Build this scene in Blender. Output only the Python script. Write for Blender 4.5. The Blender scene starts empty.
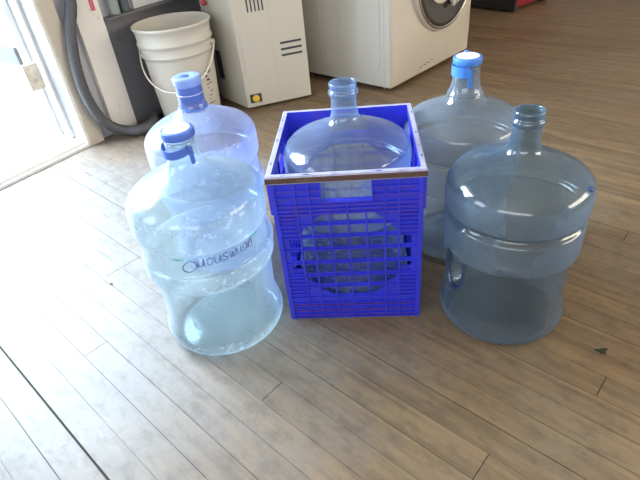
import bpy, bmesh, math, random
from mathutils import Vector, Matrix
random.seed(7)
PI = math.pi
scn = bpy.context.scene
COL = scn.collection
CAM_H = 0.86

# ---------------------------------------------------------------- materials
def newmat(name):
    m = bpy.data.materials.new(name); m.use_nodes = True
    nt = m.node_tree; nt.nodes.clear()
    out = nt.nodes.new('ShaderNodeOutputMaterial')
    return m, nt, out

def N(nt, typ, **kw):
    n = nt.nodes.new(typ)
    for k, v in kw.items():
        if k in n.inputs: n.inputs[k].default_value = v
        else: setattr(n, k, v)
    return n

def rgba(c): return (c[0], c[1], c[2], 1.0)

def plain(name, color, rough=0.5, vary=0.12, scale=14.0, metallic=0.0, bump=0.0, dirt=None, dirt_amt=0.5, dirt_scale=5.0, dirt_lo=.56, dirt_hi=.72, spec=0.5, sub=0.0):
    m, nt, out = newmat(name)
    L = nt.links
    p = N(nt, 'ShaderNodeBsdfPrincipled'); p.inputs['Roughness'].default_value = rough
    p.inputs['Metallic'].default_value = metallic
    p.inputs['Specular IOR Level'].default_value = spec
    tc = N(nt, 'ShaderNodeTexCoord')
    nz = N(nt, 'ShaderNodeTexNoise'); nz.inputs['Scale'].default_value = scale; nz.inputs['Detail'].default_value = 5
    L.new(tc.outputs['Object'], nz.inputs['Vector'])
    mx = N(nt, 'ShaderNodeMix', data_type='RGBA')
    mx.inputs[6].default_value = rgba([c*(1-vary) for c in color]); mx.inputs[7].default_value = rgba([min(1, c*(1+vary)) for c in color])
    L.new(nz.outputs['Fac'], mx.inputs[0])
    last = mx.outputs[2]
    if dirt:
        n2 = N(nt, 'ShaderNodeTexNoise'); n2.inputs['Scale'].default_value = dirt_scale; n2.inputs['Detail'].default_value = 8; n2.inputs['Roughness'].default_value = .65
        L.new(tc.outputs['Object'], n2.inputs['Vector'])
        mr = N(nt, 'ShaderNodeMapRange'); mr.inputs[1].default_value = dirt_lo; mr.inputs[2].default_value = dirt_hi; mr.inputs[4].default_value = dirt_amt
        L.new(n2.outputs['Fac'], mr.inputs[0])
        m2 = N(nt, 'ShaderNodeMix', data_type='RGBA'); m2.inputs[7].default_value = rgba(dirt)
        L.new(mr.outputs[0], m2.inputs[0]); L.new(last, m2.inputs[6]); last = m2.outputs[2]
    L.new(last, p.inputs['Base Color'])
    if bump:
        b = N(nt, 'ShaderNodeBump'); b.inputs['Strength'].default_value = bump; b.inputs['Distance'].default_value = .002
        L.new(nz.outputs['Fac'], b.inputs['Height']); L.new(b.outputs[0], p.inputs['Normal'])
    sh = p.outputs[0]
    if sub:
        t = N(nt, 'ShaderNodeBsdfTranslucent'); L.new(last, t.inputs['Color'])
        ms = N(nt, 'ShaderNodeMixShader'); ms.inputs[0].default_value = sub
        L.new(p.outputs[0], ms.inputs[1]); L.new(t.outputs[0], ms.inputs[2]); sh = ms.outputs[0]
    L.new(sh, out.inputs['Surface'])
    return m

def bottle_mat(name, tint, haze_col, haze=0.14, edge=0.5, gloss=0.05, rough=0.13, noise_amt=0.10, wear=0.25, speck=0.3):
    """thin see-through polycarbonate: tinted transmission, a little scatter, clear-coat reflection"""
    m, nt, out = newmat(name); L = nt.links
    lw = N(nt, 'ShaderNodeLayerWeight'); lw.inputs['Blend'].default_value = 0.5
    pw = N(nt, 'ShaderNodeMath', operation='POWER'); pw.inputs[1].default_value = 2.6
    L.new(lw.outputs['Facing'], pw.inputs[0])
    # tint deepens where light crosses the wall obliquely
    mc = N(nt, 'ShaderNodeMix', data_type='RGBA')
    mc.inputs[6].default_value = rgba(tint); mc.inputs[7].default_value = rgba([t**3 for t in tint])
    L.new(pw.outputs[0], mc.inputs[0])
    tr = N(nt, 'ShaderNodeBsdfTransparent'); L.new(mc.outputs[2], tr.inputs['Color'])
    tc = N(nt, 'ShaderNodeTexCoord')
    nz = N(nt, 'ShaderNodeTexNoise'); nz.inputs['Scale'].default_value = 16; nz.inputs['Detail'].default_value = 7
    mp = N(nt, 'ShaderNodeMapping'); mp.inputs['Scale'].default_value = (1, 1, .45)
    L.new(tc.outputs['Object'], mp.inputs[0]); L.new(mp.outputs[0], nz.inputs['Vector'])
    df = N(nt, 'ShaderNodeBsdfDiffuse'); df.inputs['Color'].default_value = rgba(haze_col)
    tl = N(nt, 'ShaderNodeBsdfTranslucent'); tl.inputs['Color'].default_value = rgba(haze_col)
    hz = N(nt, 'ShaderNodeMixShader'); hz.inputs[0].default_value = .45
    L.new(df.outputs[0], hz.inputs[1]); L.new(tl.outputs[0], hz.inputs[2])
    # haze factor = haze + noise + edge*facing
    a = N(nt, 'ShaderNodeMath', operation='MULTIPLY_ADD'); a.inputs[1].default_value = edge; a.inputs[2].default_value = haze
    L.new(pw.outputs[0], a.inputs[0])
    b = N(nt, 'ShaderNodeMapRange'); b.inputs[1].default_value = .45; b.inputs[2].default_value = .75; b.inputs[4].default_value = noise_amt
    L.new(nz.outputs['Fac'], b.inputs[0])
    c = N(nt, 'ShaderNodeMath', operation='ADD', use_clamp=True); L.new(a.outputs[0], c.inputs[0]); L.new(b.outputs[0], c.inputs[1])
    # scuffed raised bands
    wa_ = N(nt, 'ShaderNodeAttribute'); wa_.attribute_name = 'wear'
    n3 = N(nt, 'ShaderNodeTexNoise'); n3.inputs['Scale'].default_value = 55; n3.inputs['Detail'].default_value = 6; n3.inputs['Roughness'].default_value = .7
    L.new(tc.outputs['Object'], n3.inputs['Vector'])
    sp = N(nt, 'ShaderNodeMapRange'); sp.inputs[1].default_value = .54; sp.inputs[2].default_value = .66; sp.inputs[3].default_value = wear; sp.inputs[4].default_value = wear+speck
    L.new(n3.outputs['Fac'], sp.inputs[0])
    wk = N(nt, 'ShaderNodeMath', operation='MULTIPLY_ADD', use_clamp=True); L.new(wa_.outputs['Fac'], wk.inputs[0]); L.new(sp.outputs[0], wk.inputs[1]); L.new(c.outputs[0], wk.inputs[2])
    c = wk
    m1 = N(nt, 'ShaderNodeMixShader'); L.new(c.outputs[0], m1.inputs[0]); L.new(tr.outputs[0], m1.inputs[1]); L.new(hz.outputs[0], m1.inputs[2])
    gl = N(nt, 'ShaderNodeBsdfGlossy'); gl.inputs['Roughness'].default_value = rough
    n2 = N(nt, 'ShaderNodeTexNoise'); n2.inputs['Scale'].default_value = 9; n2.inputs['Detail'].default_value = 2
    L.new(tc.outputs['Object'], n2.inputs['Vector'])
    bp = N(nt, 'ShaderNodeBump'); bp.inputs['Strength'].default_value = .35; bp.inputs['Distance'].default_value = .004
    L.new(n2.outputs['Fac'], bp.inputs['Height']); L.new(bp.outputs[0], gl.inputs['Normal'])
    p5 = N(nt, 'ShaderNodeMath', operation='POWER'); p5.inputs[1].default_value = 4
    L.new(lw.outputs['Facing'], p5.inputs[0])
    g = N(nt, 'ShaderNodeMath', operation='MULTIPLY_ADD'); g.inputs[1].default_value = .55; g.inputs[2].default_value = gloss
    L.new(p5.outputs[0], g.inputs[0])
    m2 = N(nt, 'ShaderNodeMixShader'); L.new(g.outputs[0], m2.inputs[0]); L.new(m1.outputs[0], m2.inputs[1]); L.new(gl.outputs[0], m2.inputs[2])
    L.new(m2.outputs[0], out.inputs['Surface'])
    return m

M = {}
M['crate'] = plain('crate_blue_plastic', (.030, .038, .60), .42, .18, 30, dirt=(.16, .07, .10), dirt_amt=.30, dirt_scale=28)
M['crate_rim'] = plain('crate_worn_rim', (.36, .35, .50), .6, .2, 60, dirt=(.10, .09, .30), dirt_amt=.6, dirt_scale=45)
M['rust'] = plain('rim_brown_grime', (.085, .045, .032), .7, .35, 50, dirt=(.28, .20, .15), dirt_amt=.6, dirt_scale=30)
M['crate_dark'] = plain('crate_rib_dirt', (.14, .035, .20), .6, .3, 40, dirt=(.035, .03, .4), dirt_amt=.6, dirt_scale=50, dirt_lo=.45, dirt_hi=.62)
M['cream'] = plain('cream_enamel', (.56, .53, .47), .38, .03, 6, dirt=(.45, .40, .33), dirt_amt=.25, dirt_scale=9)
M['washer'] = plain('washer_enamel', (.56, .51, .44), .33, .03, 4, dirt=(.42, .36, .29), dirt_amt=.25, dirt_scale=7)
M['beige'] = plain('beige_plastic', (.55, .52, .44), .45, .03, 6, dirt=(.5, .45, .36), dirt_amt=.2, dirt_scale=8)
M['bucket'] = plain('bucket_plastic', (.66, .62, .55), .42, .03, 5, dirt=(.6, .53, .42), dirt_amt=.35, dirt_scale=12, sub=.18)
M['handle_wire'] = plain('bail_plastic', (.78, .73, .64), .4, .05)
M['black'] = plain('black_plastic', (.02, .022, .025), .5, .2)
M['dark'] = plain('dark_slot', (.035, .042, .05), .6, .2)
M['yellow'] = plain('yellow_knob', (.72, .46, .03), .4, .1)
M['redknob'] = plain('red_knob', (.45, .03, .03), .25, .1)
M['chrome'] = plain('brushed_chrome', (.6, .6, .6), .22, .05, metallic=1.0)
M['doorglass'] = plain('dark_door_glass', (.035, .033, .030), .12, .2, spec=.8)
M['gasket'] = plain('drum_gasket', (.10, .10, .10), .4, .1)
M['hose'] = plain('grey_rubber_hose', (.075, .078, .088), .5, .2, dirt=(.2, .2, .2), dirt_amt=.4)
M['whitepaint'] = plain('old_white_paint', (.74, .71, .66), .55, .05, 7, dirt=(.33, .25, .18), dirt_amt=.55, dirt_scale=9, dirt_lo=.60)
M['trimwhite'] = plain('white_trim_paint', (.80, .79, .76), .45, .04, 9)
M['casing'] = plain('tan_casing_paint', (.52, .46, .38), .5, .06, 8, dirt=(.3, .24, .17), dirt_amt=.4)
M['wall'] = plain('pale_grey_wall', (.50, .49, .49), .75, .06, 3)
M['wallgrey'] = plain('blue_grey_wall', (.45, .45, .48), .75, .08, 5)
M['shade_grey'] = plain('shade_grey_panel', (.150, .145, .155), .65, .15, 5, dirt=(.05, .045, .04), dirt_amt=.5)  # dark tone stands for the shade below the ledge
M['shelf'] = plain('pale_ledge', (.66, .67, .65), .55, .05)
M['ceiling'] = plain('ceiling_paint', (.72, .69, .64), .8, .03)
M['ground'] = plain('outside_concrete', (.62, .61, .58), .9, .1, 3)
M['kerb'] = plain('grey_kerb', (.10, .10, .105), .9, .2, 6)
M['railgrey'] = plain('blue_grey_rail', (.13, .135, .145), .6, .15, 8)
M['steel'] = plain('painted_hinge', (.55, .47, .38), .45, .3, 60, dirt=(.2, .15, .1), dirt_amt=.6, dirt_scale=40)
M['capblue'] = plain('blue_cap_plastic', (.08, .17, .60), .38, .08, sub=.1)
M['capblue_bright'] = plain('bright_blue_cap_plastic', (.07, .24, .72), .38, .08, sub=.1)
M['sleeve'] = plain('blue_sleeve_plastic', (.10, .17, .50), .3, .15, 30, sub=.2)
M['sleeve_lip'] = plain('pale_blue_flange', (.30, .42, .78), .3, .08, sub=.2)
M['label'] = plain('white_label', (.82, .83, .86), .5, .03, dirt=(.35, .42, .62), dirt_amt=.5, dirt_scale=60)
M['faded_ink'] = plain('faded_blue_ink', (.14, .19, .42), .5, .1)
M['ink'] = plain('blue_ink', (.035, .05, .26), .5, .1)
M['teal'] = plain('teal_ink', (.05, .36, .33), .5, .1)
M['red'] = plain('red_paint', (.22, .012, .02), .4, .1)
M['redtape'] = plain('red_tape', (.55, .12, .16), .5, .1)
M['leaf'] = plain('dark_leaf', (.025, .035, .018), .7, .3, 80)
M['chip'] = plain('pale_wood_chip', (.30, .26, .22), .7, .3, 60)
M['oldbottle'] = plain('grey_green_plastic', (.27, .31, .30), .45, .2, 25)
M['oldbottle_dark'] = plain('dark_green_plastic', (.085, .11, .12), .4, .2, 25)
M['subfloor'] = plain('gap_dirt', (.060, .048, .038), .9, .3)

M['pet_front'] = bottle_mat('hazy_sky_blue_plastic', (.72, .83, .86), (.70, .80, .86), haze=.15, edge=.6, wear=.10, speck=.34)
M['pet_milky'] = bottle_mat('milky_lilac_blue_plastic', (.68, .75, .92), (.64, .71, .93), haze=.23, edge=.5)
M['pet_smoke'] = bottle_mat('smoky_blue_plastic', (.54, .66, .70), (.25, .34, .46), haze=.13, edge=.55, gloss=.09, wear=.24, speck=.02)
M['pet_lip'] = bottle_mat('deep_blue_plastic', (.38, .50, .66), (.10, .17, .34), haze=.30, edge=.5, gloss=.12, rough=.06)
M['pane'] = bottle_mat('clear_window_glass', (.95, .97, .97), (.8, .8, .8), haze=.02, edge=.1, gloss=.05, rough=.02, noise_amt=.02)
M['pet_grey'] = bottle_mat('grey_blue_plastic', (.64, .72, .78), (.40, .47, .56), haze=.25, edge=.4, gloss=.06, wear=.2, speck=.05)
M['pet_crate'] = bottle_mat('pale_blue_plastic', (.64, .75, .86), (.42, .53, .74), haze=.14, edge=.5, gloss=.07, wear=.2, speck=.1)

def floor_mat():
    m, nt, out = newmat('worn_floorboards'); L = nt.links
    p = N(nt, 'ShaderNodeBsdfPrincipled')
    tc = N(nt, 'ShaderNodeTexCoord')
    mp = N(nt, 'ShaderNodeMapping'); mp.inputs['Rotation'].default_value = (0, 0, -math.radians(134.588))
    L.new(tc.outputs['Object'], mp.inputs[0])
    at = N(nt, 'ShaderNodeAttribute'); at.attribute_name = 'tone'
    # grain, shifted per board
    sc = N(nt, 'ShaderNodeVectorMath', operation='MULTIPLY'); sc.inputs[1].default_value = (3.0, 60.0, 1.0)
    L.new(mp.outputs[0], sc.inputs[0])
    sh = N(nt, 'ShaderNodeVectorMath', operation='ADD')
    cm = N(nt, 'ShaderNodeCombineXYZ'); ml = N(nt, 'ShaderNodeMath', operation='MULTIPLY'); ml.inputs[1].default_value = 37
    L.new(at.outputs['Fac'], ml.inputs[0]); L.new(ml.outputs[0], cm.inputs[2]); L.new(sc.outputs[0], sh.inputs[0]); L.new(cm.outputs[0], sh.inputs[1])
    g = N(nt, 'ShaderNodeTexNoise'); g.inputs['Scale'].default_value = 1.0; g.inputs['Detail'].default_value = 6; g.inputs['Roughness'].default_value = .6
    L.new(sh.outputs[0], g.inputs['Vector'])
    base = N(nt, 'ShaderNodeMix', data_type='RGBA'); base.inputs[6].default_value = (.125, .078, .042, 1); base.inputs[7].default_value = (.255, .166, .086, 1)
    gr = N(nt, 'ShaderNodeMapRange'); gr.inputs[1].default_value = .32; gr.inputs[2].default_value = .68; L.new(g.outputs['Fac'], gr.inputs[0]); L.new(gr.outputs[0], base.inputs[0])
    # board to board tone
    tone = N(nt, 'ShaderNodeMapRange'); tone.inputs[3].default_value = .84; tone.inputs[4].default_value = 1.14
    L.new(at.outputs['Fac'], tone.inputs[0])
    bt = N(nt, 'ShaderNodeVectorMath', operation='SCALE'); L.new(base.outputs[2], bt.inputs[0]); L.new(tone.outputs[0], bt.inputs['Scale'])
    # grey wear patches
    w = N(nt, 'ShaderNodeTexNoise'); w.inputs['Scale'].default_value = 3.2; w.inputs['Detail'].default_value = 8; w.inputs['Roughness'].default_value = .68
    L.new(mp.outputs[0], w.inputs['Vector'])
    wr = N(nt, 'ShaderNodeMapRange'); wr.inputs[1].default_value = .42; wr.inputs[2].default_value = .66; wr.inputs[4].default_value = .70
    L.new(w.outputs['Fac'], wr.inputs[0])
    wm = N(nt, 'ShaderNodeMix', data_type='RGBA'); wm.inputs[7].default_value = (.215, .160, .104, 1)
    L.new(wr.outputs[0], wm.inputs[0]); L.new(bt.outputs[0], wm.inputs[6])
    # greyer boards by the doorway, with cool door light mixed into their colour
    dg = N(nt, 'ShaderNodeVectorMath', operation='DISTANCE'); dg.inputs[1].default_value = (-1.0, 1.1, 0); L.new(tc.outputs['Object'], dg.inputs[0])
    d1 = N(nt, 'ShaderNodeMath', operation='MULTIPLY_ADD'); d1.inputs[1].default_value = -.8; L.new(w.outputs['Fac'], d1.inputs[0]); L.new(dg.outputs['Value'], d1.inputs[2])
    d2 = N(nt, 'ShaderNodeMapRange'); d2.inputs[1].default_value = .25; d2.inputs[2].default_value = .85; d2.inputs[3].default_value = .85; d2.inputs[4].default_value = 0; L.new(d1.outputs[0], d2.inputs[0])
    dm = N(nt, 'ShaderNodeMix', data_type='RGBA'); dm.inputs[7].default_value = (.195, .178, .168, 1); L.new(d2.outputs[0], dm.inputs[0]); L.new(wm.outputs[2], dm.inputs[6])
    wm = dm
    # small dark stains
    s = N(nt, 'ShaderNodeTexNoise'); s.inputs['Scale'].default_value = 17; s.inputs['Detail'].default_value = 9; s.inputs['Roughness'].default_value = .72
    st = N(nt, 'ShaderNodeVectorMath', operation='MULTIPLY'); st.inputs[1].default_value = (1, 1.8, 1); L.new(mp.outputs[0], st.inputs[0]); L.new(st.outputs[0], s.inputs['Vector'])
    sr = N(nt, 'ShaderNodeMapRange'); sr.inputs[1].default_value = .47; sr.inputs[2].default_value = .70; sr.inputs[4].default_value = .70
    L.new(s.outputs['Fac'], sr.inputs[0])
    sm = N(nt, 'ShaderNodeMix', data_type='RGBA'); sm.inputs[7].default_value = (.085, .062, .045, 1)
    L.new(sr.outputs[0], sm.inputs[0]); L.new(wm.outputs[2], sm.inputs[6])
    # dirt packed along the seams, patchy
    sx = N(nt, 'ShaderNodeSeparateXYZ'); L.new(mp.outputs[0], sx.inputs[0])
    f1 = N(nt, 'ShaderNodeMath', operation='SUBTRACT'); f1.inputs[1].default_value = .0117; L.new(sx.outputs['Y'], f1.inputs[0])
    f2 = N(nt, 'ShaderNodeMath', operation='DIVIDE'); f2.inputs[1].default_value = .0587; L.new(f1.outputs[0], f2.inputs[0])
    f3 = N(nt, 'ShaderNodeMath', operation='FRACT'); L.new(f2.outputs[0], f3.inputs[0])
    f4 = N(nt, 'ShaderNodeMath', operation='SUBTRACT'); f4.inputs[1].default_value = .5; L.new(f3.outputs[0], f4.inputs[0])
    f5 = N(nt, 'ShaderNodeMath', operation='ABSOLUTE'); L.new(f4.outputs[0], f5.inputs[0])
    dn = N(nt, 'ShaderNodeTexNoise'); dn.inputs['Scale'].default_value = 7; dn.inputs['Detail'].default_value = 6; L.new(mp.outputs[0], dn.inputs['Vector'])
    f6 = N(nt, 'ShaderNodeMath', operation='MULTIPLY_ADD'); f6.inputs[1].default_value = .11; L.new(dn.outputs['Fac'], f6.inputs[0]); L.new(f5.outputs[0], f6.inputs[2])
    f7 = N(nt, 'ShaderNodeMapRange'); f7.inputs[1].default_value = .535; f7.inputs[2].default_value = .580; f7.inputs[4].default_value = .6; L.new(f6.outputs[0], f7.inputs[0])
    em = N(nt, 'ShaderNodeMix', data_type='RGBA'); em.inputs[7].default_value = (.075, .055, .04, 1); L.new(f7.outputs[0], em.inputs[0]); L.new(sm.outputs[2], em.inputs[6])
    # swept-up grime along the foot of the door wall
    dp = N(nt, 'ShaderNodeVectorMath', operation='DOT_PRODUCT'); dp.inputs[1].default_value = (.7934, -.6088, 0)
    L.new(tc.outputs['Object'], dp.inputs[0])
    g1 = N(nt, 'ShaderNodeMapRange'); g1.inputs[1].default_value = -2.008+.02; g1.inputs[2].default_value = -2.008+.30; g1.inputs[3].default_value = .34; g1.inputs[4].default_value = -.12
    L.new(dp.outputs['Value'], g1.inputs[0])
    gx = N(nt, 'ShaderNodeVectorMath', operation='DOT_PRODUCT'); gx.inputs[1].default_value = (.6088, .7934, 0); L.new(tc.outputs['Object'], gx.inputs[0])
    g3 = N(nt, 'ShaderNodeMapRange'); g3.inputs[1].default_value = .95; g3.inputs[2].default_value = 1.15; L.new(gx.outputs['Value'], g3.inputs[0])
    g2 = N(nt, 'ShaderNodeMath', operation='ADD'); L.new(g1.outputs[0], g2.inputs[0]); L.new(w.outputs['Fac'], g2.inputs[1])
    g4 = N(nt, 'ShaderNodeMapRange'); g4.inputs[1].default_value = .52; g4.inputs[2].default_value = .80; g4.inputs[4].default_value = .8; L.new(g2.outputs[0], g4.inputs[0])
    g5 = N(nt, 'ShaderNodeMath', operation='MULTIPLY'); L.new(g4.outputs[0], g5.inputs[0]); L.new(g3.outputs[0], g5.inputs[1])
    gm = N(nt, 'ShaderNodeMix', data_type='RGBA'); gm.inputs[7].default_value = (.10, .085, .075, 1); L.new(g5.outputs[0], gm.inputs[0]); L.new(em.outputs[2], gm.inputs[6])
    L.new(gm.outputs[2], p.inputs['Base Color'])
    rr = N(nt, 'ShaderNodeMapRange'); rr.inputs[3].default_value = .36; rr.inputs[4].default_value = .62
    L.new(w.outputs['Fac'], rr.inputs[0]); L.new(rr.outputs[0], p.inputs['Roughness'])
    p.inputs['Specular IOR Level'].default_value = .5
    b = N(nt, 'ShaderNodeBump'); b.inputs['Strength'].default_value = .25; b.inputs['Distance'].default_value = .0015
    L.new(g.outputs['Fac'], b.inputs['Height']); L.new(b.outputs[0], p.inputs['Normal'])
    L.new(p.outputs[0], out.inputs['Surface'])
    return m
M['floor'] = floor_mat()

# ---------------------------------------------------------------- helpers
def link(name, bm, mats, parent=None, smooth=False, angle=None):
    me = bpy.data.meshes.new(name)
    bm.normal_update(); bm.to_mesh(me); bm.free()
    if not isinstance(mats, (list, tuple)): mats = [mats]
    for m in mats: me.materials.append(m)
    if smooth:
        for f in me.polygons: f.use_smooth = True
        if angle is not None: me.set_sharp_from_angle(angle=math.radians(angle))
    o = bpy.data.objects.new(name, me); COL.objects.link(o)
    if parent: o.parent = parent
    return o

def empty(name, loc, rz, label, cat, group=None):
    o = bpy.data.objects.new(name, None); COL.objects.link(o)
    o.empty_display_size = .05
    o.location = loc; o.rotation_euler = (0, 0, rz)
    o['label'] = label; o['category'] = cat
    if group: o['group'] = group
    return o

def tag(o, label, cat, group=None):
    o['label'] = label; o['category'] = cat
    if group: o['group'] = group
    return o

def struct(o):
    o['kind'] = 'structure'; return o

def box(bm, lo, hi, mi=0, mat=None):
    x0, y0, z0 = lo; x1, y1, z1 = hi
    vs = [Vector(v) for v in ((x0,y0,z0),(x1,y0,z0),(x1,y1,z0),(x0,y1,z0),(x0,y0,z1),(x1,y0,z1),(x1,y1,z1),(x0,y1,z1))]
    if mat: vs = [mat @ v for v in vs]
    v = [bm.verts.new(p) for p in vs]
    for f in ((0,3,2,1),(4,5,6,7),(0,1,5,4),(1,2,6,5),(2,3,7,6),(3,0,4,7)):
        bm.faces.new([v[i] for i in f]).material_index = mi

def bevel_all(bm, w, seg=2, ang=30):
    es = [e for e in bm.edges if len(e.link_faces) == 2 and e.calc_face_angle(0) > math.radians(ang)]
    bmesh.ops.bevel(bm, geom=es, offset=w, segments=seg, profile=.5, affect='EDGES')

def prism(bm, pts, z0, z1, mi=0):
    lo = [bm.verts.new((x, y, z0)) for x, y in pts]; hi = [bm.verts.new((x, y, z1)) for x, y in pts]
    n = len(pts)
    bm.faces.new(hi).material_index = mi; bm.faces.new(lo[::-1]).material_index = mi
    for i in range(n): bm.faces.new((lo[i], lo[(i+1) % n], hi[(i+1) % n], hi[i])).material_index = mi

def catmull(pts, sub=6):
    out = []
    n = len(pts)
    for i in range(n-1):
        p0 = pts[max(0, i-1)]; p1 = pts[i]; p2 = pts[i+1]; p3 = pts[min(n-1, i+2)]
        for k in range(sub):
            t = k/sub
            out.append(tuple(.5*((2*b)+(-a+c)*t+(2*a-5*b+4*c-d)*t*t+(-a+3*b-3*c+d)*t**3) for a, b, c, d in zip(p0, p1, p2, p3)))
    out.append(tuple(pts[-1])); return out

def lathe(bm, prof, seg=96, disp=None, mi=0, cx=0, cy=0):
    """prof: list of (r, z); r==0 ends closed"""
    rings = []
    for r, z in prof:
        if r < 1e-6: rings.append([bm.verts.new((cx, cy, z))]); continue
        ring = []
        for i in range(seg):
            a = 2*PI*i/seg
            rr = r + (disp(a, z, r) if disp else 0)
            ring.append(bm.verts.new((cx+rr*math.cos(a), cy+rr*math.sin(a), z)))
        rings.append(ring)
    for A, B in zip(rings, rings[1:]):
        for i in range(seg):
            j = (i+1) % seg
            if len(A) == 1 and len(B) == 1: continue
            if len(A) == 1: f = bm.faces.new((A[0], B[j], B[i])) if False else bm.faces.new((A[0], B[i], B[j]))
            elif len(B) == 1: f = bm.faces.new((A[i], A[j], B[0]))
            else: f = bm.faces.new((A[i], A[j], B[j], B[i]))
            f.material_index = mi
    bmesh.ops.recalc_face_normals(bm, faces=bm.faces[:])

def tube(bm, pts, rad, seg=12, mi=0, caps=True, radf=None):
    pts = [Vector(p) for p in pts]
    rings = []; prev = None
    for i, p in enumerate(pts):
        t = (pts[min(i+1, len(pts)-1)]-pts[max(i-1, 0)]).normalized()
        if prev is None:
            a = Vector((0, 0, 1)) if abs(t.z) < .9 else Vector((1, 0, 0))
            n = t.cross(a).normalized()
        else: n = (prev-t*prev.dot(t)).normalized()
        prev = n; b = t.cross(n)
        r = radf(i) if radf else rad
        rings.append([bm.verts.new(p+(n*math.cos(2*PI*k/seg)+b*math.sin(2*PI*k/seg))*r) for k in range(seg)])
    for A, B in zip(rings, rings[1:]):
        for k in range(seg): bm.faces.new((A[k], A[(k+1) % seg], B[(k+1) % seg], B[k])).material_index = mi
    if caps: bm.faces.new(rings[0][::-1]); bm.faces.new(rings[-1])
    bmesh.ops.recalc_face_normals(bm, faces=bm.faces[:])

# ---------------------------------------------------------------- room frame
WO = Vector((-.916, 2.105, 0))                 # a point on the door wall
WD = Vector((.6088, .7934, 0)).normalized()    # along the wall, away from the camera
WN = Vector((WD.y, -WD.x, 0))                  # into the room
WM = Matrix.Translation(WO) @ Matrix((( WD.x, WN.x, 0, 0), (WD.y, WN.y, 0, 0), (0, 0, 1, 0), (0, 0, 0, 1)))
def W(s, n, z=0): return WM @ Vector((s, n, z))
S0, S1, NW, HT = -3.6, 4.4, 5.6, 2.7
DS0, DS1, DH = -1.02, -.065, 2.05              # doorway
TW = .17                                       # wall thickness

# floor of individual boards with open seams
def build_floor():
    th = math.radians(134.588); d = Vector((math.cos(th), math.sin(th), 0)); e = Vector((-math.sin(th), math.cos(th), 0))
    bm = bmesh.new(); tone = bm.faces.layers.float.new('tone')
    pitch = .0587; v0 = .0117
    rnd = random.Random(3)
    lab = {8: .159, 6: .568, 3: .992, 7: 1.225, 2: 1.225, 1: 1.225, 0: 1.225}
    for k in range(-100, 110):
        va = v0-pitch*(k+1); vb = v0-pitch*k
        ga = .0002+.0008*rnd.random()**2; gb = .0002+.0008*rnd.random()**2
        if k == 0: ga = .0022
        if k == 1: gb = .0024
        cuts = []
        if -9 <= k <= 7: cuts.append(1.225)
        if k in lab and lab[k] < 1.2: cuts.append(lab[k])
        lo = min(cuts) if cuts else rnd.uniform(-.6, 1.0); hi = max(cuts) if cuts else lo
        if not cuts: cuts.append(lo)
        u = lo
        while u > -7: u -= rnd.uniform(1.1, 2.4); cuts.append(u)
        u = hi
        while u < 7: u += rnd.uniform(1.3, 2.4); cuts.append(u)
        cuts.sort()
        for a, b in zip(cuts, cuts[1:]):
            g = .0007
            q = [d*uu+e*vv for uu, vv in ((a+g, va+ga), (b-g, va+ga), (b-g, vb-gb), (a+g, vb-gb))]
            dz = -.0004*rnd.random()
            top = [bm.verts.new((p.x, p.y, dz)) for p in q]; bot = [bm.verts.new((p.x, p.y, -.012)) for p in q]
            t = rnd.random()
            fs = [bm.faces.new(top)]
            for i in range(4): fs.append(bm.faces.new((bot[i], bot[(i+1) % 4], top[(i+1) % 4], top[i])))
            for f in fs: f[tone] = t
    # subfloor under the seams
    r = [W(S0, 0), W(S1, 0), W(S1, NW), W(S0, NW)]
    f = bm.faces.new([bm.verts.new((p.x, p.y, -.005)) for p in r]); f.material_index = 1
    for co, no in ((W(0, 0.0), -WN), (W(0, NW), WN), (W(S0, 0), -WD), (W(S1, 0), WD)):
        bmesh.ops.bisect_plane(bm, geom=bm.verts[:]+bm.edges[:]+bm.faces[:], plane_co=co, plane_no=no, clear_outer=True)
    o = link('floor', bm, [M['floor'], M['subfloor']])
    for p in o.data.polygons:
        if p.normal.z < 0: pass
    return struct(o)
build_floor()

def wbox(name, lo, hi, mat, bev=0, parent=None):
    bm = bmesh.new(); box(bm, lo, hi)
    if bev: bevel_all(bm, bev)
    bm.transform(WM)
    return link(name, bm, mat, parent)

# door wall with doorway and a window nearer the camera
WS0, WS1, WZ0, WZ1 = -3.05, -1.65, .85, 2.15
bm = bmesh.new()
for lo, hi in (((S0-.15, -TW, -.1), (WS0, 0, HT)), ((WS0, -TW, -.1), (WS1, 0, WZ0)), ((WS0, -TW, WZ1), (WS1, 0, HT)),
               ((WS1, -TW, -.1), (DS0, 0, HT)), ((DS0, -TW, DH), (DS1, 0, HT)), ((DS1, -TW, -.1), (S1+.15, 0, HT))):
    box(bm, lo, hi)
bm.transform(WM); struct(link('wall_left', bm, M['wallgrey']))
# far and right walls, ceiling
struct(wbox('wall_back', (S1, 0, -.1), (S1+.15, NW, HT), M['wall']))
RW0, RW1, RZ0, RZ1 = .2, 3.6, .9, 2.2  # unseen window opening, added so warm light reaches the back floor
bm = bmesh.new()
for lo, hi in (((S0-.15, NW, -.1), (RW0, NW+.15, HT)), ((RW0, NW, -.1), (RW1, NW+.15, RZ0)), ((RW0, NW, RZ1), (RW1, NW+.15, HT)), ((RW1, NW, -.1), (S1+.15, NW+.15, HT))):
    box(bm, lo, hi)
bm.transform(WM); struct(link('wall_right', bm, M['wall']))
bm = bmesh.new()
for t in (0, .33, .66, 1):
    a = RW0+(RW1-RW0-.06)*t; box(bm, (a, NW+.04, RZ0), (a+.06, NW+.11, RZ1))
for a in (RZ0, RZ1-.06): box(bm, (RW0, NW+.04, a), (RW1, NW+.11, a+.06))
bm.transform(WM); struct(link('added_window_3', bm, M['trimwhite']))
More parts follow.
